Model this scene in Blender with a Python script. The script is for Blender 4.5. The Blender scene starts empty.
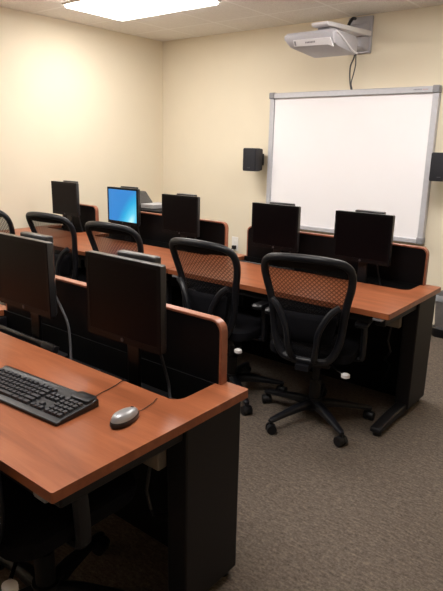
import bpy, bmesh, math, random
from mathutils import Vector, Matrix, Euler
PI = math.pi
random.seed(4)
sc = bpy.context.scene
C = sc.collection

# ------------------------------------------------------------------ materials
def new_mat(name):
    m = bpy.data.materials.new(name); m.use_nodes = True
    nt = m.node_tree; b = nt.nodes['Principled BSDF']
    return m, nt, b
def N(nt, t, **kw):
    n = nt.nodes.new(t)
    for k, v in kw.items():
        if k in n.inputs: n.inputs[k].default_value = v
        else: setattr(n, k, v)
    return n
def ramp(nt, stops):
    r = nt.nodes.new('ShaderNodeValToRGB'); e = r.color_ramp.elements
    while len(e) < len(stops): e.new(0.5)
    for i, (p, c) in enumerate(stops):
        e[i].position = p; e[i].color = (*c, 1)
    return r
def plain(name, col, rough=.5, metal=0.0, spec=.5, noise=.12, scale=40, bump=0.0):
    m, nt, b = new_mat(name); L = nt.links.new
    tc = N(nt, 'ShaderNodeTexCoord'); nz = N(nt, 'ShaderNodeTexNoise', Scale=scale, Detail=4.0)
    L(tc.outputs['Object'], nz.inputs['Vector'])
    r = ramp(nt, [(.3, tuple(c*(1-noise) for c in col)), (.7, tuple(min(1, c*(1+noise)) for c in col))])
    L(nz.outputs['Fac'], r.inputs['Fac']); L(r.outputs['Color'], b.inputs['Base Color'])
    b.inputs['Roughness'].default_value = rough; b.inputs['Metallic'].default_value = metal
    b.inputs['Specular IOR Level'].default_value = spec
    if bump:
        bp = N(nt, 'ShaderNodeBump', Strength=bump, Distance=.002)
        L(nz.outputs['Fac'], bp.inputs['Height']); L(bp.outputs['Normal'], b.inputs['Normal'])
    return m
def wood(name, dark, mid, light, rough=.33):
    m, nt, b = new_mat(name); L = nt.links.new
    tc = N(nt, 'ShaderNodeTexCoord'); oi = N(nt, 'ShaderNodeObjectInfo')
    add = N(nt, 'ShaderNodeVectorMath', operation='ADD')
    L(tc.outputs['Object'], add.inputs[0]); L(oi.outputs['Location'], add.inputs[1])
    mp = N(nt, 'ShaderNodeMapping'); mp.inputs['Scale'].default_value = (1.3, 9, 9)
    mp.inputs['Rotation'].default_value = (0, 0, .04)
    L(add.outputs[0], mp.inputs['Vector'])
    n1 = N(nt, 'ShaderNodeTexNoise', Scale=1.6, Detail=5.0, Roughness=.55, Distortion=.9)
    L(mp.outputs[0], n1.inputs['Vector'])
    mp2 = N(nt, 'ShaderNodeMapping'); mp2.inputs['Scale'].default_value = (4, 130, 130)
    L(add.outputs[0], mp2.inputs['Vector'])
    n2 = N(nt, 'ShaderNodeTexNoise', Scale=1.5, Detail=3.0)
    L(mp2.outputs[0], n2.inputs['Vector'])
    mx = N(nt, 'ShaderNodeMix', data_type='FLOAT'); mx.inputs['Factor'].default_value = .22
    L(n1.outputs['Fac'], mx.inputs['A']); L(n2.outputs['Fac'], mx.inputs['B'])
    r = ramp(nt, [(.30, dark), (.52, mid), (.72, light)])
    L(mx.outputs['Result'], r.inputs['Fac']); L(r.outputs['Color'], b.inputs['Base Color'])
    b.inputs['Roughness'].default_value = rough
    return m
M = {}
M['cherry'] = wood('cherry_laminate', (.215, .062, .023), (.315, .097, .039), (.40, .138, .058), .34)
M['edge'] = wood('cherry_edge_band', (.24, .080, .042), (.32, .115, .063), (.39, .150, .085), .34)
M['black'] = plain('black_laminate', (.005, .0045, .0055), .5, spec=.12)
M['tray'] = plain('black_tray_plastic', (.004, .004, .0045), .6, spec=.15)
M['bsteel'] = plain('black_powder_coat', (.009, .0085, .010), .5, spec=.3, bump=.1, scale=300)
M['charcoal'] = plain('charcoal_steel_panel', (.0095, .0085, .0105), .55, spec=.3, bump=.1, scale=300)
M['plastic'] = plain('black_plastic', (.006, .006, .0075), .42, spec=.35)
M['chairplastic'] = plain('chair_frame_plastic', (.0065, .007, .010), .40, spec=.38)
M['seatfabric'] = plain('seat_fabric', (.006, .006, .008), .9, spec=.1, scale=250, noise=.4, bump=.4)
M['border'] = plain('dense_border_fabric', (.016, .012, .011), .85, spec=.1, scale=300, noise=.3)
M['bezel'] = plain('monitor_bezel', (.005, .0045, .0055), .36, spec=.14)
M['screen'] = plain('dark_screen', (.0040, .0026, .0034), .30, spec=.10, noise=.03)
M['monback'] = plain('monitor_rear_shell', (.022, .022, .024), .30, spec=.6)
M['badge'] = plain('silver_badge', (.06, .06, .07), .45, metal=.3)
M['wall'] = plain('cream_wall_paint', (.785, .71, .565), .85, spec=.2, noise=.012, scale=3)
M['wb'] = plain('whiteboard_surface', (.93, .915, .945), .34, noise=.006, scale=2, spec=.35)
M['alu'] = plain('grey_aluminium_frame', (.54, .54, .58), .42, metal=.15, noise=.04)
M['alud'] = plain('grey_corner_plastic', (.26, .26, .28), .5, noise=.04)
M['pgrey'] = plain('projector_grey_plastic', (.43, .42, .455), .45, noise=.03)
M['pwhite'] = plain('projector_white_plastic', (.76, .75, .78), .4, noise=.02)
M['speaker'] = plain('speaker_cabinet_black', (.008, .008, .011), .5)
M['grille'] = plain('speaker_grille_cloth', (.011, .011, .016), .8, scale=400, noise=.5, bump=.3)
M['outlet'] = plain('outlet_ivory', (.85, .83, .80), .4, noise=.02)
M['cable'] = plain('black_cable', (.014, .013, .015), .45)
M['cableg'] = plain('grey_cable', (.07, .07, .075), .4)
M['tag'] = plain('pale_plastic_tag', (.22, .22, .24), .45, noise=.05)
M['beige'] = plain('beige_box', (.24, .20, .165), .6, noise=.05)
M['key'] = plain('keyboard_keys', (.030, .030, .036), .42, spec=.5)
M['kbody'] = plain('keyboard_body', (.009, .009, .011), .38, spec=.5)
M['silver'] = plain('silver_mouse_shell', (.36, .36, .37), .32, metal=.4, noise=.05)
M['chrome'] = plain('chrome_rod', (.35, .35, .37), .25, metal=1.0)
M['knob'] = plain('pale_lever_tip', (.75, .73, .74), .35, noise=.03)
M['red'] = plain('red_plug', (.45, .02, .04), .4)
M['bin'] = plain('grey_bin_plastic', (.13, .12, .115), .55, noise=.08)
M['liner'] = plain('grey_bin_liner', (.24, .25, .27), .5, noise=.12, scale=30)
M['devgrey'] = plain('dark_grey_device', (.05, .047, .045), .5, noise=.2)
M['papers'] = plain('pale_grey_box', (.36, .35, .35), .6, noise=.06)
M['lightframe'] = plain('light_fixture_frame', (.7, .68, .64), .4, noise=.02)
M['text'] = plain('grey_lettering', (.24, .24, .27), .6)
M['textred'] = plain('red_lettering', (.55, .33, .33), .6)

def carpet():
    m, nt, b = new_mat('brown_grey_carpet'); L = nt.links.new
    tc = N(nt, 'ShaderNodeTexCoord')
    n1 = N(nt, 'ShaderNodeTexNoise', Scale=95.0, Detail=3.0, Roughness=.7)
    mp = N(nt, 'ShaderNodeMapping'); mp.inputs['Scale'].default_value = (30, 75, 30)
    L(tc.outputs['Object'], mp.inputs['Vector'])
    n2 = N(nt, 'ShaderNodeTexNoise', Scale=1.0, Detail=4.0, Roughness=.6)
    n3 = N(nt, 'ShaderNodeTexNoise', Scale=1.2, Detail=2.0)
    L(tc.outputs['Object'], n1.inputs['Vector']); L(mp.outputs[0], n2.inputs['Vector']); L(tc.outputs['Object'], n3.inputs['Vector'])
    r1 = ramp(nt, [(.32, (0.057, 0.044, 0.036)), (.5, (0.133, 0.109, 0.090)), (.68, (0.225, 0.189, 0.156))])
    r2 = ramp(nt, [(.36, (0.074, 0.060, 0.051)), (.5, (0.133, 0.108, 0.088)), (.66, (0.221, 0.174, 0.133))])
    L(n1.outputs['Fac'], r1.inputs['Fac']); L(n2.outputs['Fac'], r2.inputs['Fac'])
    mx = N(nt, 'ShaderNodeMix', data_type='RGBA'); mx.inputs['Factor'].default_value = .5
    L(r1.outputs['Color'], mx.inputs['A']); L(r2.outputs['Color'], mx.inputs['B'])
    L(mx.outputs['Result'], b.inputs['Base Color'])
    b.inputs['Roughness'].default_value = .95; b.inputs['Specular IOR Level'].default_value = .1
    bp = N(nt, 'ShaderNodeBump', Strength=.6, Distance=.004)
    L(n1.outputs['Fac'], bp.inputs['Height']); L(bp.outputs['Normal'], b.inputs['Normal'])
    return m
M['carpet'] = carpet()

def ceiling_mat():
    m, nt, b = new_mat('acoustic_ceiling_tile'); L = nt.links.new
    tc = N(nt, 'ShaderNodeTexCoord')
    sx = N(nt, 'ShaderNodeSeparateXYZ'); L(tc.outputs['Object'], sx.inputs[0])
    def line(axis, off):
        a = N(nt, 'ShaderNodeMath', operation='ADD'); a.inputs[1].default_value = off
        L(sx.outputs[axis], a.inputs[0])
        mo = N(nt, 'ShaderNodeMath', operation='FLOORED_MODULO'); mo.inputs[1].default_value = .61
        L(a.outputs[0], mo.inputs[0])
        c = N(nt, 'ShaderNodeMath', operation='LESS_THAN'); c.inputs[1].default_value = .022
        L(mo.outputs[0], c.inputs[0]); return c
    a, c = line('X', 4.40 + .61*4), line('Y', 10*.61 - 3.93 + .005)
    mxx = N(nt, 'ShaderNodeMath', operation='MAXIMUM'); L(a.outputs[0], mxx.inputs[0]); L(c.outputs[0], mxx.inputs[1])
    n1 = N(nt, 'ShaderNodeTexNoise', Scale=120.0, Detail=2.0); L(tc.outputs['Object'], n1.inputs['Vector'])
    r1 = ramp(nt, [(.35, (.74, .71, .68)), (.5, (.84, .81, .78)), (.7, (.87, .84, .81))]); L(n1.outputs['Fac'], r1.inputs['Fac'])
    mx = N(nt, 'ShaderNodeMix', data_type='RGBA'); mx.inputs['B'].default_value = (.92, .90, .88, 1)
    L(mxx.outputs[0], mx.inputs['Factor']); L(r1.outputs['Color'], mx.inputs['A'])
    L(mx.outputs['Result'], b.inputs['Base Color']); b.inputs['Roughness'].default_value = .9
    b.inputs['Specular IOR Level'].default_value = .1
    return m
M['ceiling'] = ceiling_mat()

def mesh_mat():
    m, nt, b = new_mat('woven_chair_mesh'); L = nt.links.new
    b.inputs['Base Color'].default_value = (.008, .0075, .009, 1); b.inputs['Roughness'].default_value = .7; b.inputs['Specular IOR Level'].default_value = .2
    tc = N(nt, 'ShaderNodeTexCoord')
    fs = []
    for ang in (PI/4, -PI/4):
        mp = N(nt, 'ShaderNodeMapping'); mp.inputs['Rotation'].default_value = (0, ang, 0)
        L(tc.outputs['Object'], mp.inputs['Vector'])
        w = N(nt, 'ShaderNodeTexWave', Scale=19.0); w.bands_direction = 'X'
        L(mp.outputs[0], w.inputs['Vector']); fs.append(w)
    mu = N(nt, 'ShaderNodeMath', operation='MAXIMUM'); L(fs[0].outputs['Fac'], mu.inputs[0]); L(fs[1].outputs['Fac'], mu.inputs[1])
    mr = N(nt, 'ShaderNodeMapRange'); mr.inputs['From Min'].default_value = .45; mr.inputs['From Max'].default_value = 1.0
    mr.inputs['To Min'].default_value = .48; mr.inputs['To Max'].default_value = .82
    L(mu.outputs[0], mr.inputs['Value']); L(mr.outputs[0], b.inputs['Alpha'])
    return m
M['mesh'] = mesh_mat()

def emis(name, col, s):
    m, nt, b = new_mat(name)
    b.inputs['Base Color'].default_value = (.8, .8, .8, 1)
    b.inputs['Emission Color'].default_value = (*col, 1); b.inputs['Emission Strength'].default_value = s
    return m
LIGHT = 15.0
M['diffuser'] = emis('fluorescent_diffuser', (1.0, .95, .90), LIGHT)

def blue_screen():
    m, nt, b = new_mat('lit_blue_desktop'); L = nt.links.new
    tc = N(nt, 'ShaderNodeTexCoord'); sx = N(nt, 'ShaderNodeSeparateXYZ'); L(tc.outputs['Object'], sx.inputs[0])
    # glow spreading from the lower right of the displayed wallpaper
    sb = N(nt, 'ShaderNodeVectorMath', operation='SUBTRACT'); sb.inputs[1].default_value = (.10, 0, -.135)
    L(tc.outputs['Object'], sb.inputs[0])
    mp = N(nt, 'ShaderNodeMapping'); mp.inputs['Rotation'].default_value = (0, -.55, 0); L(sb.outputs[0], mp.inputs['Vector'])
    mp3 = N(nt, 'ShaderNodeVectorMath', operation='MULTIPLY'); mp3.inputs[1].default_value = (6.5, 0, 2.9)
    ln = N(nt, 'ShaderNodeVectorMath', operation='LENGTH')
    L(mp.outputs[0], mp3.inputs[0]); L(mp3.outputs[0], ln.inputs[0])
    r = ramp(nt, [(0, (.60, .92, .98)), (.27, (.10, .58, .82)), (.62, (.010, .37, .68)), (1.0, (.014, .21, .58))])
    L(ln.outputs['Value'], r.inputs['Fac'])
    b.inputs['Base Color'].default_value = (.01, .01, .012, 1); b.inputs['Roughness'].default_value = .3
    L(r.outputs['Color'], b.inputs['Emission Color']); b.inputs['Emission Strength'].default_value = .92
    return m
M['blue'] = blue_screen()

# ------------------------------------------------------------------ mesh helpers
class MB:
    def __init__(s): s.bm = bmesh.new()
    def box(s, x0, x1, y0, y1, z0, z1, mat=None):
        v = [s.bm.verts.new(p) for p in ((x0,y0,z0),(x1,y0,z0),(x1,y1,z0),(x0,y1,z0),(x0,y0,z1),(x1,y0,z1),(x1,y1,z1),(x0,y1,z1))]
        if mat is not None:
            for q in v: q.co = mat @ q.co
        for f in ((3,2,1,0),(4,5,6,7),(0,1,5,4),(1,2,6,5),(2,3,7,6),(3,0,4,7)): s.bm.faces.new([v[i] for i in f])
        return s
    def loft(s, loops, cap=True, close=False):
        R = [[s.bm.verts.new(p) for p in l] for l in loops]; n = len(R[0])
        pairs = list(zip(R, R[1:])) + ([(R[-1], R[0])] if close else [])
        for a, b in pairs:
            for i in range(n):
                j = (i+1) % n
                s.bm.faces.new((a[i], a[j], b[j], b[i]))
        if cap and not close:
            s.bm.faces.new(list(reversed(R[0]))); s.bm.faces.new(R[-1])
        return s
    def prism(s, poly, f0, f1):      # poly of 2-D points, f0/f1 map them to the two ends
        return s.loft([[f0(*p) for p in poly], [f1(*p) for p in poly]])
    def tube(s, pts, r, n=10, closed=False, flat=1.0):
        pts = [Vector(p) for p in pts]; m = len(pts); loops = []; up = None
        rr = r if isinstance(r, (list, tuple)) else [r]*m
        for i in range(m):
            if closed: t = pts[(i+1) % m] - pts[i-1]
            else: t = pts[min(i+1, m-1)] - pts[max(i-1, 0)]
            t.normalize()
            if up is None:
                up = Vector((0,0,1)) if abs(t.z) < .9 else Vector((0,1,0))
            a = up - t*up.dot(t); a.normalize(); b = t.cross(a); up = a
            loops.append([pts[i] + a*(rr[i]*math.cos(2*PI*k/n)) + b*(rr[i]*flat*math.sin(2*PI*k/n)) for k in range(n)])
        return s.loft(loops, cap=not closed, close=closed)
    def cyl(s, a, b, r0, r1=None, n=20):
        return s.tube([a, b], [r0, r0 if r1 is None else r1], n)
    def build(s, name, mat, parent=None, bevel=0, seg=2, smooth=True, sub=0):
        bmesh.ops.recalc_face_normals(s.bm, faces=s.bm.faces[:])
        me = bpy.data.meshes.new(name); s.bm.to_mesh(me); s.bm.free()
        me.materials.append(mat)
        if smooth:
            for p in me.polygons: p.use_smooth = True
            me.set_sharp_from_angle(angle=math.radians(38))
        o = bpy.data.objects.new(name, me); C.objects.link(o)
        if parent: o.parent = parent
        if bevel:
            b = o.modifiers.new('bevel', 'BEVEL'); b.width = bevel; b.segments = seg; b.limit_method = 'ANGLE'
        if sub:
            b = o.modifiers.new('subdivision', 'SUBSURF'); b.levels = sub; b.render_levels = sub
        return o
def thing(name, label, cat, loc=(0,0,0), rz=0, group=None):
    o = bpy.data.objects.new(name, None); C.objects.link(o); o.empty_display_size = .1
    o.location = loc; o.rotation_euler = (0, 0, rz); return tag(o, label, cat, group)
def tag(o, label, cat, group=None):
    o['label'] = label; o['category'] = cat; o['kind'] = 'thing'
    if group: o['group'] = group
    return o
def struct(o): o['kind'] = 'structure'; return o
def dup(root, loc, rz, label, group=None):
    r = root.copy(); C.objects.link(r); r.location = loc; r.rotation_euler = (0, 0, rz); r['label'] = label
    if group: r['group'] = group
    for ch in list(root.children):
        c = ch.copy(); C.objects.link(c); c.parent = r
        for g in list(ch.children):
            d = g.copy(); C.objects.link(d); d.parent = c
    return r
def rrect(x0, x1, y0, y1, r, n=6, which=(1,1,1,1)):   # corners ll, lr, ur, ul
    out = []
    for (cx, cy, a0, w) in ((x0, y0, PI, which[0]), (x1, y0, 1.5*PI, which[1]), (x1, y1, 0, which[2]), (x0, y1, .5*PI, which[3])):
        if not w: out.append((cx, cy)); continue
        ox = cx + r if cx == x0 else cx - r; oy = cy + r if cy == y0 else cy - r
        for k in range(n+1):
            a = a0 + .5*PI*k/n; out.append((ox + r*math.cos(a), oy + r*math.sin(a)))
    return out

# ------------------------------------------------------------------ room
XL, XR, YB, YW, ZC = -4.95, 2.0, -2.6, 5.03, 2.671
w = .1
struct(MB().box(XL-w, XR+w, YB-w, YW+w, -w, 0).build('floor', M['carpet']))
struct(MB().box(XL-w, XR+w, YB-w, YW+w, ZC, ZC+w).build('ceiling', M['ceiling']))
struct(MB().box(XL-w, XL, YB-w, YW+w, 0, ZC).build('wall_left', M['wall']))
struct(MB().box(XR, XR+w, YB-w, YW+w, 0, ZC).build('wall_right', M['wall']))
struct(MB().box(XL, XR, YW, YW+w, 0, ZC).build('wall_front', M['wall']))
struct(MB().box(XL, XR, YB-w, YB, 0, ZC).build('wall_back', M['wall']))

# ceiling lights (recessed troffers)
def troffer(label):
    t = thing('ceiling_light', label, 'ceiling light', (0,0,ZC), 0, 'fluorescent ceiling lights')
    f = MB(); W, D = .60, .34
    for a in ((-W, W, -D, -D+.02), (-W, W, D-.02, D), (-W, -W+.02, -D+.02, D-.02), (W-.02, W, -D+.02, D-.02)):
        f.box(*a, -.012, 0)
    f.build('frame', M['lightframe'], t)
    MB().box(-W+.02, W-.02, -D+.02, D-.02, -.030, -.001).build('diffuser', M['diffuser'], t)
    return t
T0 = troffer('glowing white ceiling light panel in front of the cream corner')
T0.location = (-3.79, 3.585, ZC)
for (x, y) in ((-1.35, 3.585), (-3.79, 1.15), (-1.35, 1.15)):
    dup(T0, (x, y, ZC), 0, 'ceiling light panel above the desks, outside the picture', 'ceiling lights outside the picture')

# ------------------------------------------------------------------ desks
TD, TZ = .775, .74
def desk(name, label, loc, length, group):
    """origin: front right top corner projected to the floor; desk runs to -X, back is +Y"""
    t = thing(name, label, 'desk', loc, 0, group)
    xl, xr = -length, 0.0
    wl, wr = xl+.085, xr-.115                       # well in the worktop
    wy0, wy1 = .545, .7385
    bm = bmesh.new()
    outer = rrect(xl, xr, 0, TD, .006, 3); inner = rrect(wl, wr, wy0, wy1, .045, 6, (1,1,0,0))
    ed = []; loops = []
    for l in (outer, inner):
        v = [bm.verts.new((x, y, TZ)) for x, y in l]; loops.append(v)
        ed += [bm.edges.new((v[i], v[(i+1) % len(v)])) for i in range(len(v))]
    bmesh.ops.triangle_fill(bm, use_beauty=True, edges=ed)
    top = bm.faces[:]
    ex = bmesh.ops.extrude_face_region(bm, geom=top)
    bmesh.ops.translate(bm, vec=(0, 0, -.030), verts=[g for g in ex['geom'] if isinstance(g, bmesh.types.BMVert)])
    mb = MB(); mb.bm.free(); mb.bm = bm
    mb.build('worktop', M['cherry'], t, smooth=False, bevel=.003)
    tr = MB(); b = .004
    tr.box(wl+b, wr-b, wy0+b, wy1, .622, .628)
    tr.box(wl, wr, wy0-.002, wy0+b, .622, .712); tr.box(wl, wr, wy1-b-.003, wy1-.003, .622, .7395)
    tr.box(wl-.002, wl+b, wy0, wy1, .622, .712); tr.box(wr-b, wr+.002, wy0, wy1, .622, .712)
    # fascia of the well below the worktop edge
    tr.build('monitor_tray', M['tray'], t)
    # lift-up back panel with rounded upper corners
    pl, pr, y0, y1, pz = wl+.015, wr+.025, .735, .769, .968
    r = .045
    po = rrect(pl, pr, TZ-.03, pz, r, 6, (0,0,1,1)); pi = rrect(pl+.010, pr-.010, TZ-.03, pz-.010, r-.010, 6, (0,0,1,1))
    p = MB().prism(pi, lambda x, z: (x, y0+.001, z), lambda x, z: (x, y1-.001, z)).build('back_panel', M['black'], t)
    e = MB()
    # open band (left side, top, right side)
    def ring(o, i, y): return [(x, y, z) for x, z in o], [(x, y, z) for x, z in i]
    k0 = 1; n = len(po); order = list(range(1, n)) + [0]
    A = [(po[i][0], y0, po[i][1]) for i in order]; B = [(po[i][0], y1, po[i][1]) for i in order]
    D_ = [(pi[i][0], y0, pi[i][1]) for i in order]; E_ = [(pi[i][0], y1, pi[i][1]) for i in order]
    secs = [[A[i], B[i], E_[i], D_[i]] for i in range(len(order))]
    e.loft(secs); e.build('edge_band', M['edge'], p, bevel=.002)
    # C-shaped end legs
    for s, x in ((-1, xr), (1, xl)):
        xa, xb = sorted((x + s*.020, x + s*.105))
        lg = MB(); lg.box(xa, xb, .488, .762, .035, TZ-.03)
        lo = lg.build('leg', M['charcoal'], t, bevel=.006)
        xm = (xa+xb)/2
        ft = MB(); prof = [(.120, .022), (.128, .050), (.30, .066), (.765, .075), (.765, .022)]
        ft.prism(prof, lambda y, z: (xm-.032, y, z), lambda y, z: (xm+.032, y, z))
        fo = ft.build('foot', M['bsteel'], lo, bevel=.008, seg=3)
        for yl in (.155, .735): MB().cyl((xm, yl, 0), (xm, yl, .03), .024).build('leveller', M['plastic'], lo)
        MB().box(xa+.015, xb-.015, .045, .488, TZ-.085, TZ-.03).build('side_rail', M['bsteel'], t, bevel=.006)
        MB().box(xm-.026, xm+.026, .004, .04, TZ-.050, TZ-.032).build('release_latch', M['tag'], t, bevel=.006)
    MB().box(xl+.11, xr-.11, .700, .718, .003, .62).build('modesty_panel', M['black'], t)
    MB().box(xl+.11, xr-.11, .03, .06, TZ-.075, TZ-.031).build('front_rail', M['bsteel'], t)
    jb = MB(); jb.box(xr-.20, xr-.115, .46, .50, .53, .60); 
    jo = jb.build('junction_box', M['beige'], t, bevel=.004)
    MB().tube([(xr-.165, .475, .535), (xr-.17, .46, .44), (xr-.15, .46, .38), (xr-.20, .52, .30), (xr-.22, .66, .22), (xr-.25, .69, .12)], .006, 8).build('power_cord', M['cable'], jo)
    return t
FY, NY, FX = 2.604, .656, -1.012
GD = 'wood-topped computer desks'
desk('computer_desk', 'wood-topped computer desk below the whiteboard with two switched-off monitors', (FX, FY, 0), 1.518, GD)
desk('computer_desk', 'wood-topped computer desk of the far row carrying the lit blue monitor', (FX-1.526, FY, 0), 1.518, GD)
desk('computer_desk', 'short wood-topped computer desk with one monitor at the far left end', (FX-3.052, FY, 0), .70, GD)
desk('computer_desk', 'wood-topped computer desk nearest the camera with silver mouse and keyboard on it', (FX, NY, 0), 1.518, GD)
desk('computer_desk', 'wood-topped desk at the left edge, adjoining the desk with the silver mouse', (FX-1.526, NY, 0), 1.518, GD)

# ------------------------------------------------------------------ monitors
TRAYZ = .6285
def monitor(label, loc, lit=False, zb=.853, cord=False):
    """origin under the screen centre on the tray floor; screen faces -Y"""
    t = thing('computer_monitor', label, 'monitor', loc, 0, 'computer monitors')
    z0 = zb - loc[2]; z1 = z0 + .302; W = .187
    h = MB(); po = rrect(-W, W, z0, z1, .008, 3)
    h.loft([[(x, -.014, z) for x, z in po], [(x, .010, z) for x, z in po],
            [(x*.93, .024, z0+(z-z0)*.95+.008) for x, z in po], [(x*.62, .036, z0+(z-z0)*.7+.045) for x, z in po]])
    ho = h.build('housing', M['monback'], t)
    bz = MB(); b = .016
    bz.box(-W+.001, W-.001, -.0175, -.0135, z1-b, z1-.001); bz.box(-W+.001, W-.001, -.0175, -.0135, z0+.001, z0+b+.008)
    bz.box(-W+.001, -W+b, -.0175, -.0135, z0+b+.008, z1-b); bz.box(W-b, W-.001, -.0175, -.0135, z0+b+.008, z1-b)
    bo = bz.build('bezel', M['bezel'], t)
    MB().cyl((0, -.0195, z0+.013), (0, -.017, z0+.013), .007).build('badge', M['badge'], bo)
    zc = (z0+b+.008+z1-b)/2
    s = MB(); hw, hh = W-b, (z1-b-z0-b-.008)/2
    s.box(-hw, hw, -.0165, -.0145, -hh, hh)
    so = s.build('screen', M['blue'] if lit else M['screen'], t); so.location = (0, 0, zc)
    MB().box(-.085, .105, .040, .074, z1-.17, z1+.008).build('rear_module', M['monback'], t, bevel=.006)
    MB().box(-.03, .03, .030, .044, .006, z1-.10).build('stand_neck', M['plastic'], t, bevel=.004)
    MB().prism(rrect(-.115, .115, .018, .125, .03, 5), lambda x, y: (x, y, 0), lambda x, y: (x*.96, .07+(y-.07)*.95, .014)).build('stand_base', M['plastic'], t)
    if cord: cb = [(.05, .076, z1-.20), (.10, .09, .24), (.155, .085, .17), (.185, .07, .09), (.21, .05, .035), (.235, .03, .010), (.285, .05, .008)]
    else: cb = [(.04, .076, z1-.20), (.06, .09, z1-.28), (.075, .10, .16), (.10, .11, .06), (.14, .08, .010), (.20, .055, .008), (.27, .07, .008)]
    MB().tube(spline(cb), .0055, 8).build('cord', M['cableg'] if cord else M['cable'], t)
    return t
def spline(p, n=6):
    P = [Vector(q) for q in p]; out = []
    for i in range(len(P)-1):
        a, b, c, d = P[max(i-1,0)], P[i], P[i+1], P[min(i+2, len(P)-1)]
        for k in range(n):
            u = k/n
            out.append(.5*((2*b) + (c-a)*u + (2*a-5*b+4*c-d)*u*u + (3*b-a-3*c+d)*u**3))
    out.append(P[-1]); return out
MY = .605
monitor('black switched-off monitor nearest the free end of the far row', (-1.462, FY+MY, TRAYZ))
monitor('black switched-off monitor below the left part of the whiteboard', (-2.10, FY+MY, TRAYZ))
monitor('black switched-off monitor directly right of the lit blue one', (-2.972, FY+MY, TRAYZ))
monitor('monitor showing a lit bright blue screen on the far row', (-3.622, FY+MY, TRAYZ), True, .870)
monitor('dark monitor at the far left end, left of the lit blue one', (-4.42, FY+MY, TRAYZ), False, .875)
monitor('large black monitor standing behind the silver mouse on the near desk', (-1.428, NY+MY, TRAYZ))
monitor('large black monitor cut off by the left picture edge on the near desk', (-2.035, NY+MY, TRAYZ), cord=True)

# ------------------------------------------------------------------ keyboards and mouse
def keyboard(label, loc, rot, cordpts=None):
    t = thing('keyboard', label, 'keyboard', loc, 0, 'black keyboards'); t.rotation_euler = rot
    W, D = .228, .083
    b = MB(); prof = [(-D, 0), (-D, .010), (-D+.02, .014), (D-.028, .021), (D-.012, .027), (D, .024), (D, 0)]
    b.prism(prof, lambda y, z: (-W, y, z), lambda y, z: (W, y, z)); bo = b.build('body', M['kbody'], t, bevel=.003)
    k = MB()
    def key(x0, x1, r):
        ya = -D+.022+r*.0192; yb = ya+.0165; za = .013+ (r*.0192)*.06
        q = [(x0, ya), (x1, ya), (x1, yb), (x0, yb)]; i = .0018
        k.loft([[(x, y, za) for x, y in q],
                [(x + (i if x == x0 else -i), y + (i if y == ya else -i), za+.0095) for x, y in q]])
    xs = -W+.012
    for r in range(5):
        x = xs
        ws = {0: [1.3, 1.1, 1.3, 5.6, 1.3, 1.1, 1.3], 1: [2.2]+[1]*10+[2.5], 2: [1.7]+[1]*11+[2.1], 3: [1.5]+[1]*12+[1.3], 4: [1]*13+[1.9]}[r]
        u = .286/sum(ws)
        for wd in ws: key(x, x+wd*u-.002, r); x += wd*u
        x = xs+.296
        if r in (0, 1, 3, 4):
            for j in ((0, 1, 2) if r != 1 else (1,)): key(x+j*.0185, x+j*.0185+.0165, r)
        x = xs+.360
        for j in range(4): key(x+j*.0185, x+j*.0185+.0165, r)
    k.build('keys', M['key'], bo)
    kf = MB(); k = kf
    x = xs
    for g in range(13):
        key(x, x+.0165, 4.95 + .1); x += .0185 + (.012 if g in (0, 4, 8) else .002)
    kf.build('function_keys', M['key'], bo)
    hb = MB(); hb.loft([[(x, y, .018) for x, y in rrect(W-.085, W-.002, D-.048, D+.004, .012, 4)], [(x, y, .030) for x, y in rrect(W-.083, W-.004, D-.044, D+.002, .012, 4)],
                        [(x, y, .033) for x, y in rrect(W-.078, W-.010, D-.036, D-.004, .010, 4)]])
    hb.build('corner_hump', M['kbody'], bo)
    if cordpts: MB().tube(spline(cordpts), .0014, 8).build('cord', M['cable'], t)
    return t
keyboard('black keyboard lying on the near desk left of the silver mouse', (-1.504, .918, TZ+.001), (0, 0, .075),
         [(.19, .084, .012), (.182, .10, .006), (.165, .145, .0022), (.163, .185, .002), (.158, .225, .002), (.150, .275, .002), (.147, .295, -.02), (.145, .305, -.08)])
kt = keyboard('black keyboard tilted up in the desk well below the left-edge monitor', (-2.08, NY+.592, .648), (math.radians(66), 0, 0))
kt = keyboard('black keyboard tilted up in the far desk well below the whiteboard', (-2.18, FY+.592, .648), (math.radians(66), 0, 0))

m = thing('computer_mouse', 'silver computer mouse with black base on the near desk', 'mouse', (-1.148, 1.003, TZ+.001), .12); m.scale = (.88, .92, .92)
def egg(hw, hl, z, n=28, dy=0):
    return [(hw*math.sin(a)*(1-.16*math.cos(a)), dy - hl*math.cos(a)*-1, z) for a in [2*PI*k/n for k in range(n)]]
MB().loft([egg(.027, .058, 0), egg(.031, .062, .006), egg(.0305, .061, .016), egg(.029, .058, .019)]).build('base', M['kbody'], m)
mo = MB().loft([egg(.0295, .0585, .018), egg(.0280, .055, .026), egg(.0235, .047, .034, dy=-.003), egg(.0160, .034, .039, dy=-.006), egg(.006, .014, .041, dy=-.008)]).build('top_shell', M['silver'], m)
MB().cyl((-.004, .034, .031), (.004, .034, .031), .008, n=14).build('scroll_wheel', M['plastic'], m)
MB().tube(spline([(0, .060, .012), (-.004, .085, .004), (-.006, .12, .0035), (-.010, .155, .003), (-.02, .185, .002), (-.03, .205, -.03), (-.035, .21, -.09)]), .0014, 8).build('cord', M['cable'], m)

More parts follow.
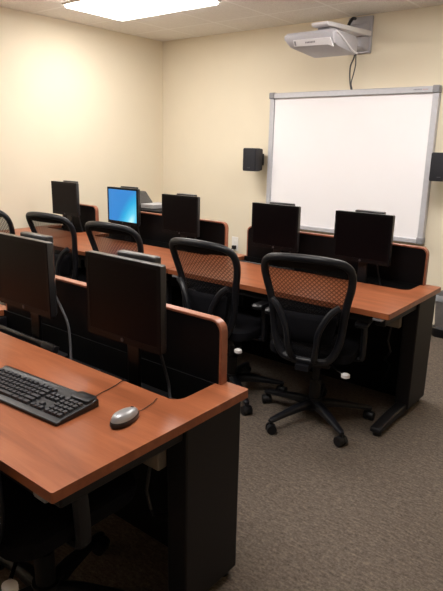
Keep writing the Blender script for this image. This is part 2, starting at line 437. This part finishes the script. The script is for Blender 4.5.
# ------------------------------------------------------------------ office chairs
def back_y(x, z):
    k = (z-.50)/.54
    return -.265 - .055*k - .075*max(0, k)**2.2 + .020*math.sin(max(0, min(1, k))*PI) + .055*(x/.25)**2
HALF = [(.455, .105), (.47, .13), (.52, .160), (.60, .180), (.70, .190), (.78, .202), (.85, .218), (.90, .2255), (.94, .225), (.972, .212), (.995, .182), (1.006, .13), (1.012, .07), (1.014, 0)]
def half_w(z):
    for (z0, w0), (z1, w1) in zip(HALF, HALF[1:]):
        if z0 <= z <= z1: return w0 + (w1-w0)*(z-z0)/(z1-z0)
    return 0
def office_chair(label, loc, rz, turn):
    t = thing('office_chair', label, 'chair', loc, rz, 'black mesh-back office chairs')
    right = [(w_, z) for z, w_ in HALF]; left = [(-w_, z) for z, w_ in reversed(HALF[:-1])]
    ring = right + left + [(-.05, .450), (.05, .450)]
    pts = [(x, back_y(x, z), z) for x, z in ring]
    def smooth_closed(P, n=3):
        P = [Vector(q) for q in P]; out = []; m_ = len(P)
        for i in range(m_):
            a, b, c, d = P[i-1], P[i], P[(i+1) % m_], P[(i+2) % m_]
            for k in range(n):
                u = k/n; out.append(.5*((2*b) + (c-a)*u + (2*a-5*b+4*c-d)*u*u + (3*b-a-3*c+d)*u**3))
        return out
    MB().tube(smooth_closed(pts), .0200, 10, closed=True).build('backrest_frame', M['chairplastic'], t)
    bm = bmesh.new(); rows = []
    NZ, NX = 22, 16
    for i in range(NZ+1):
        z = .456 + (1.010-.456)*i/NZ; hw = half_w(z)
        rows.append([bm.verts.new((hw*(2*j/NX-1), back_y(hw*(2*j/NX-1), z), z)) for j in range(NX+1)])
    for a, b in zip(rows, rows[1:]):
        for j in range(NX): bm.faces.new((a[j], a[j+1], b[j+1], b[j]))
    mb = MB(); mb.bm.free(); mb.bm = bm; mb.build('mesh_back', M['mesh'], t)
    L = []
    for z in (.958, .968, .980, .992, 1.004):
        hw = half_w(z) - .004
        row = [(hw*(j/8-1), back_y(hw*(j/8-1), z)-.006, z) for j in range(17)] + [(hw*(j/8-1), back_y(hw*(j/8-1), z)-.002, z) for j in range(16, -1, -1)]
        L.append(row)
    MB().loft(L).build('border_band', M['border'], t)
    # solid band under the top rail and lumbar plate
    sp = MB()
    for s in (-1, 1):
        sp.tube(spline([(s*.03, -.19, .425), (s*.06, -.285, .47), (s*.075, -.318, .55), (s*.085, -.326, .63), (s*.115, -.322, .70), (s*.145, -.312, .745), (s*.178, -.300, .77)]), [.017]*37, 8)
    sp.box(-.035, .035, -.30, -.14, .405, .435)
    sp.build('back_support', M['chairplastic'], t)
    lum = MB(); L = []
    for z, d, hw in ((.555, .0, .125), (.57, .014, .14), (.62, .018, .15), (.68, .018, .158), (.70, .012, .158), (.712, 0, .155)):
        row = []
        for j in range(9):
            x = hw*(j/4-1); row.append((x, back_y(x, z)-.012-d, z))
        for j in range(8, -1, -1):
            x = hw*(j/4-1); row.append((x, back_y(x, z)-.008, z))
        L.append(row)
    lum.loft(L); lum.build('lumbar_pad', M['seatfabric'], t)
    st = MB(); o = rrect(-.235, .235, -.225, .245, .09, 6)
    def sc_(k, z): return [(x*k, .005+(y-.005)*k, z) for x, y in o]
    st.loft([sc_(.88, .432), sc_(.97, .440), sc_(1, .462), sc_(.985, .488), sc_(.90, .503), sc_(.6, .505), sc_(.2, .503)])
    st.build('seat', M['seatfabric'], t)
    MB().box(-.11, .11, -.15, .13, .375, .434).build('tilt_mechanism', M['bsteel'], t, bevel=.012)
    lv = MB().tube([(.06, -.10, .405), (.14, -.17, .404), (.195, -.225, .402)], .006, 8).build('lever', M['chrome'], t)
    MB().loft([[(.218 + .026*u*math.cos(a)*.9, -.240 + .02*u*math.sin(a), .400+dz) for a in [2*PI*k/14 for k in range(14)]] for u, dz in ((.55, -.013), (1, -.008), (1.0, .008), (.55, .013))]).build('lever_tip', M['knob'], lv)
    for s in (-1, 1):
        am = MB(); am.tube(spline([(s*.10, -.03, .425), (s*.235, -.03, .425), (s*.254, -.03, .45), (s*.257, -.035, .55), (s*.254, -.04, .63)]), .018, 8, flat=1.5)
        ao = am.build('armrest', M['chairplastic'], t)
        MB().loft([[(s*.252+x*k, y*k-.02, z) for x, y in rrect(-.035, .035, -.12, .12, .03, 5)] for k, z in ((.9, .628), (1, .634), (1, .648), (.9, .655))]).build('arm_pad', M['plastic'], ao)
    gc = MB(); gc.cyl((0, 0, .20), (0, 0, .38), .022); gc.cyl((0, 0, .09), (0, 0, .25), .033)
    gc.build('gas_cylinder', M['bsteel'], t)
    hb = MB(); hb.cyl((0, 0, .070), (0, 0, .135), .055, .045, 24); hb.build('base_hub', M['chairplastic'], t)
    for k in range(5):
        a = turn + 2*PI*k/5; u = Vector((math.cos(a), math.sin(a), 0)); v = Vector((-u.y, u.x, 0))
        secs = []
        for d, z, hw, hh in ((.035, .105, .028, .024), (.12, .105, .026, .020), (.22, .094, .022, .015), (.318, .080, .018, .011), (.336, .076, .012, .008)):
            c = u*d + Vector((0, 0, z))
            secs.append([c+v*hw-Vector((0,0,hh)), c+v*hw+Vector((0,0,hh*.5)), c+v*hw*.5+Vector((0,0,hh)), c-v*hw*.5+Vector((0,0,hh)), c-v*hw+Vector((0,0,hh*.5)), c-v*hw-Vector((0,0,hh))])
        lo = MB().loft(secs).build('base_leg', M['chairplastic'], t, bevel=.004)
        cs = MB(); c = u*.323
        sw = a + 1.1 + k*.7; e = Vector((math.cos(sw), math.sin(sw), 0))
        for s in (-1, 1):
            cs.cyl(c + e*(s*.008) + Vector((0, 0, .029)), c + e*(s*.027) + Vector((0, 0, .029)), .029, .026, 18)
        cs.cyl(c + Vector((0, 0, .03)), c + Vector((0, 0, .078)), .011, n=10)
        f = Vector((-e.y, e.x, 0))
        cs.cyl(c - e*.008 + Vector((0,0,.03)), c + e*.008 + Vector((0,0,.03)), .024, n=14)
        cs.build('caster', M['plastic'], lo)
    return t
R = math.radians
CH = office_chair('black mesh-back office chair nearest the free end of the far row', (-1.44, 2.695, 0), R(13), R(-106-13))
for (x, y, a, tw, l) in ((-2.025, 2.665, 1, 10, 'black mesh-back office chair directly left of the chair at the row end'),
                     (-2.92, 2.76, 5, 24, 'black mesh-back office chair in front of the lit blue monitor'),
                     (-3.64, 2.77, 6, 5, 'black mesh-back office chair in front of the far left dark monitor'),
                     (-4.27, 2.66, 5, -27, 'black mesh-back office chair cut off by the left picture edge, far row'),
                     (-1.40, .865, 0, 11, 'black office chair tucked under the near desk in the lower left corner')):
    ch = dup(CH, (x, y, 0), R(a), l)
    for part in ch.children:
        if part.name.startswith('base_leg'): part.rotation_euler = (0, 0, R(tw))   # the swivel base stands at its own angle

# ------------------------------------------------------------------ whiteboard
X0, X1, Z0, Z1 = -3.385, -1.70, .722, 2.045
wb = thing('whiteboard', 'large white interactive whiteboard with grey frame on the cream wall', 'whiteboard', (0, YW, 0))
MB().box(X0+.03, X1-.03, -.045, -.010, Z0+.03, Z1-.03).build('writing_surface', M['wb'], wb)
fr = MB(); b = .052
fr.box(X0+b, X1-b, -.070, -.005, Z1-b, Z1); fr.box(X0+b, X1-b, -.062, -.005, Z0, Z0+b*.8)
fr.box(X0, X0+b, -.062, -.005, Z0+b, Z1-b); fr.box(X1-b, X1, -.062, -.005, Z0+b, Z1-b)
fo = fr.build('frame', M['alu'], wb, bevel=.006)
for (x, z) in ((X0, Z1-b), (X1-b, Z1-b), (X0, Z0), (X1-b, Z0)):
    MB().box(x-.004, x+b+.004, -.076, -.004, z-.002, z+b+.006).build('corner_cap', M['alud'], fo, bevel=.008)
lt = MB()
for i in range(6): lt.box(X1-.215+i*.012, X1-.207+i*.012, -.0715, -.0699, Z1-.030, Z1-.020)
lt.build('frame_lettering', M['text'], fo)
lt = MB()
for i in range(4): lt.box(X1-.135+i*.012, X1-.128+i*.012, -.0715, -.0699, Z1-.030, Z1-.022)
lt.build('frame_lettering', M['textred'], fo)

# ------------------------------------------------------------------ projector on its wall boom
mt = thing('projector_mount', 'grey wall bracket and boom carrying the projector above the whiteboard', 'projector mount', (0, YW, 0))
MB().box(-2.59, -2.36, -.035, 0, 2.35, 2.655).build('wall_plate', M['pgrey'], mt, bevel=.006)
MB().loft([[(x, -.035, z) for x, z in rrect(-2.575, -2.375, 2.365, 2.60, .02)], [(x, -.10, z) for x, z in rrect(-2.56, -2.39, 2.38, 2.58, .02)], [(x, -.12, z) for x, z in rrect(-2.54, -2.41, 2.40, 2.56, .02)]]).build('bracket_cover', M['pgrey'], mt)
prof = [(-.03, 2.485), (-.74, 2.452), (-.80, 2.448), (-.82, 2.462), (-.82, 2.478), (-.74, 2.487), (-.03, 2.53)]
MB().prism(prof, lambda y, z: (-2.505, y, z), lambda y, z: (-2.36, y, z)).build('boom', M['pwhite'], mt, bevel=.006)
MB().box(-2.49, -2.38, -.74, -.58, 2.425, 2.462).build('boom_head', M['alud'], mt, bevel=.006)
MB().tube(spline([(-2.515, -.055, 2.64), (-2.50, -.14, 2.62), (-2.52, -.16, 2.56), (-2.50, -.13, 2.50), (-2.49, -.14, 2.40)]), .014, 8).build('cord', M['cable'], mt)
pj = thing('projector', 'grey short-throw projector hanging from the boom above the whiteboard', 'projector', (0, YW, 0))
hb = MB()
def deck(x0, x1, y0, y1, z0, z1, r):
    return [(x, y, z0 + (z1-z0)*(y-y0)/(y1-y0)) for x, y in rrect(x0, x1, y0, y1, r, 3)]
hb.loft([deck(-2.73, -2.30, -.825, -.43, 2.418, 2.42, .02), deck(-2.745, -2.285, -.842, -.42, 2.398, 2.38, .02), deck(-2.742, -2.285, -.842, -.42, 2.372, 2.33, .02),
         deck(-2.70, -2.285, -.815, -.42, 2.318, 2.290, .02), deck(-2.68, -2.29, -.79, -.43, 2.306, 2.280, .02)])
po = hb.build('housing', M['pgrey'], pj)
# label strip on the sloping front edge
def fr_pt(x, z, d): return (x, -.844 + (2.370-z)*.50 - d, z - d*.4)
MB().prism([(-2.65, 2.318), (-2.345, 2.310), (-2.30, 2.293), (-2.318, 2.356), (-2.65, 2.362)], lambda x, z: fr_pt(x, z, .006), lambda x, z: fr_pt(x, z, -.004)).build('label_strip', M['pwhite'], pj)
lt = MB()
for i in range(7): lt.prism([(-2.54+i*.013, 2.333), (-2.532+i*.013, 2.333), (-2.532+i*.013, 2.344), (-2.54+i*.013, 2.344)], lambda x, z: fr_pt(x, z, .0075), lambda x, z: fr_pt(x, z, .0055))
lt.prism([(-2.642, 2.324), (-2.627, 2.324), (-2.627, 2.354), (-2.642, 2.354)], lambda x, z: fr_pt(x, z, .0075), lambda x, z: fr_pt(x, z, .0055))
lt.build('lettering', M['text'], pj)
MB().tube(spline([(-2.283, -.82, 2.402), (-2.281, -.76, 2.388), (-2.281, -.62, 2.335), (-2.281, -.52, 2.297), (-2.281, -.44, 2.288)]), .008, 8).build('side_trim', M['pwhite'], pj)
MB().cyl((-2.52, -.66, 2.42), (-2.52, -.66, 2.426), .03).build('hanger', M['alud'], pj)
MB().box(-2.48, -2.39, -.70, -.60, 2.418, 2.428).build('mount_plate', M['alud'], pj)
cb = MB(); 
cb.tube(spline([(-2.50, -.04, 2.36), (-2.50, -.055, 2.31), (-2.518, -.07, 2.25), (-2.52, -.07, 2.18), (-2.515, -.06, 2.10), (-2.505, -.05, 2.046)]), .0065, 8)
cb.tube(spline([(-2.49, -.04, 2.36), (-2.48, -.055, 2.31), (-2.475, -.06, 2.25), (-2.49, -.06, 2.17), (-2.505, -.06, 2.10), (-2.495, -.05, 2.046)]), .0055, 8)
tag(cb.build('cable', M['cableg']), 'dark looped cable hanging between projector bracket and whiteboard top', 'cable').location = (0, YW, 0)

# ------------------------------------------------------------------ speakers
def speaker(label, cx, rz):
    t = thing('wall_speaker', label, 'speaker', (cx, YW-.13, 1.396), rz, 'black wall speakers'); t.scale = (.88, 1, 1)
    f = rrect(-.092, .092, -.115, .115, .012, 3); k = rrect(-.07, .07, -.108, .108, .012, 3)
    MB().loft([[(x, -.09, z) for x, z in f], [(x, -.02, z) for x, z in f], [(x, .055, z) for x, z in k]]).build('cabinet', M['speaker'], t)
    MB().loft([[(x*.95, -.088, z*.96) for x, z in f], [(x*.95, -.098, z*.96) for x, z in f], [(x*.85, -.101, z*.9) for x, z in f]]).build('grille', M['grille'], t)
    MB().box(-.018, .018, -.103, -.0995, -.085, -.078).build('badge', M['badge'], t)
    br = MB(); br.box(-.02, .02, .05, .12, -.02, .02); br.box(-.035, .035, .115, .128, -.06, .06); br.build('bracket', M['plastic'], t, bevel=.003)
    return t
speaker('small black wall speaker left of the whiteboard', -3.50, R(0))
speaker('small black wall speaker right of the whiteboard', -1.57, R(0))

# ------------------------------------------------------------------ wall outlet
ot = thing('wall_outlet', 'ivory wall outlet with a dark plug on the cream wall', 'outlet', (-3.82, YW, .455))
MB().box(-.045, .045, -.008, 0, -.075, .085).build('cover_plate', M['outlet'], ot, bevel=.004)
for z in (.035, -.03): MB().prism(rrect(-.017, .017, z-.014, z+.014, .008), lambda x, z_: (x, -.011, z_), lambda x, z_: (x, -.007, z_)).build('socket', M['outlet'], ot)
pl = thing('power_plug', 'dark plug and cord in the ivory wall outlet', 'plug', (-3.815, YW-.0115, .425))
MB().box(-.022, .022, -.035, 0, -.020, .020).build('plug_body', M['plastic'], pl, bevel=.005)
MB().tube(spline([(0, -.035, 0), (0, -.06, -.02), (.01, -.05, -.12), (.03, -.04, -.30), (.06, -.06, -.418)]), .004, 8).build('cord', M['cable'], pl)

# ------------------------------------------------------------------ bin by the wall
bn = thing('waste_bin', 'grey bin with dark base on the carpet at the right edge by wall', 'bin', (-1.30, 4.80, 0))
o = rrect(-.15, .15, -.12, .12, .05, 6)
def ol(k, z): return [(x*k, y*k, z) for x, y in o]
MB().loft([ol(.98, 0), ol(1.04, .012), ol(1.04, .075), ol(.94, .09)]).build('base', M['plastic'], bn)
MB().loft([ol(.90, .085), ol(1.03, .345), ol(1.0, .345), ol(.87, .10)]).build('body', M['bin'], bn)
MB().loft([ol(1.045, .31), ol(1.055, .35), ol(1.02, .362), ol(.99, .352), ol(.96, .25)], cap=False).build('liner', M['liner'], bn)

# ------------------------------------------------------------------ things behind the far row
cbx = thing('equipment_cabinet', 'dark equipment cabinet behind the lit blue monitor', 'cabinet', (-3.97, 3.86, 0))
MB().box(-.31, .33, -.22, .22, .03, .925).build('body', M['black'], cbx, bevel=.004)
MB().box(-.33, .35, -.24, .24, .925, .945).build('top', M['black'], cbx, bevel=.004)
MB().box(-.30, .32, -.232, -.219, .06, .91).build('door', M['charcoal'], cbx, bevel=.003)
MB().box(-.29, .31, -.20, .20, 0, .035).build('plinth', M['plastic'], cbx)
dv = thing('equipment_case', 'dark grey wedge-shaped device behind the lit blue monitor', 'device', (-4.13, 3.80, .946))
MB().prism([(-.12, 0), (.16, 0), (.165, .04), (.07, .140), (-.12, .140)], lambda x, z: (x, -.09, z), lambda x, z: (x, .09, z)).build('body', M['devgrey'], dv, bevel=.012)
MB().box(-.10, .04, -.094, -.088, .04, .13).build('front_panel', M['plastic'], dv, bevel=.003)
tag(MB().box(-3.94, -3.78, 3.70, 3.93, .947, .985).build('storage_box', M['papers'], None, bevel=.004), 'flat pale grey box beside the dark wedge-shaped device', 'box')

# red plug in the tray
rp = thing('cable_connector', 'tiny red plug lying in the near desk well between the monitors', 'plug', (-1.735, NY+.66, TRAYZ))
MB().box(-.012, .012, -.025, .025, .0, .014).build('plug_body', M['red'], rp, bevel=.003)
MB().tube([(0, .025, .007), (.01, .045, .006), (.03, .05, .005)], .003, 6).build('cord', M['cable'], rp)

# ------------------------------------------------------------------ camera
f_, pt, yw, rl, H = 564.0, R(14.861), R(38.509), R(1.242), 1.527
fw = Vector((-math.sin(yw)*math.cos(pt), math.cos(yw)*math.cos(pt), -math.sin(pt)))
r = Vector((math.cos(yw), math.sin(yw), 0)); u = r.cross(fw)
r2 = r*math.cos(rl) + u*math.sin(rl); u2 = -r*math.sin(rl) + u*math.cos(rl)
cam = bpy.data.cameras.new('camera'); co = bpy.data.objects.new('camera', cam); C.objects.link(co)
co.matrix_world = Matrix(((r2.x, u2.x, -fw.x, 0), (r2.y, u2.y, -fw.y, 0), (r2.z, u2.z, -fw.z, H), (0, 0, 0, 1)))
cam.sensor_fit = 'VERTICAL'; cam.lens = 30; cam.sensor_height = 30*591/f_; cam.clip_start = .05
sc.camera = co

wd = bpy.data.worlds.new('world'); sc.world = wd; wd.use_nodes = True
wd.node_tree.nodes['Background'].inputs[0].default_value = (.02, .02, .02, 1)
sc.view_settings.view_transform = 'Standard'; sc.view_settings.look = 'None'
sc.view_settings.exposure = 0.30; sc.view_settings.gamma = 1.0
sc.view_settings.use_curve_mapping = False
sc.cycles.max_bounces = 12; sc.cycles.diffuse_bounces = 10; sc.cycles.transparent_max_bounces = 16
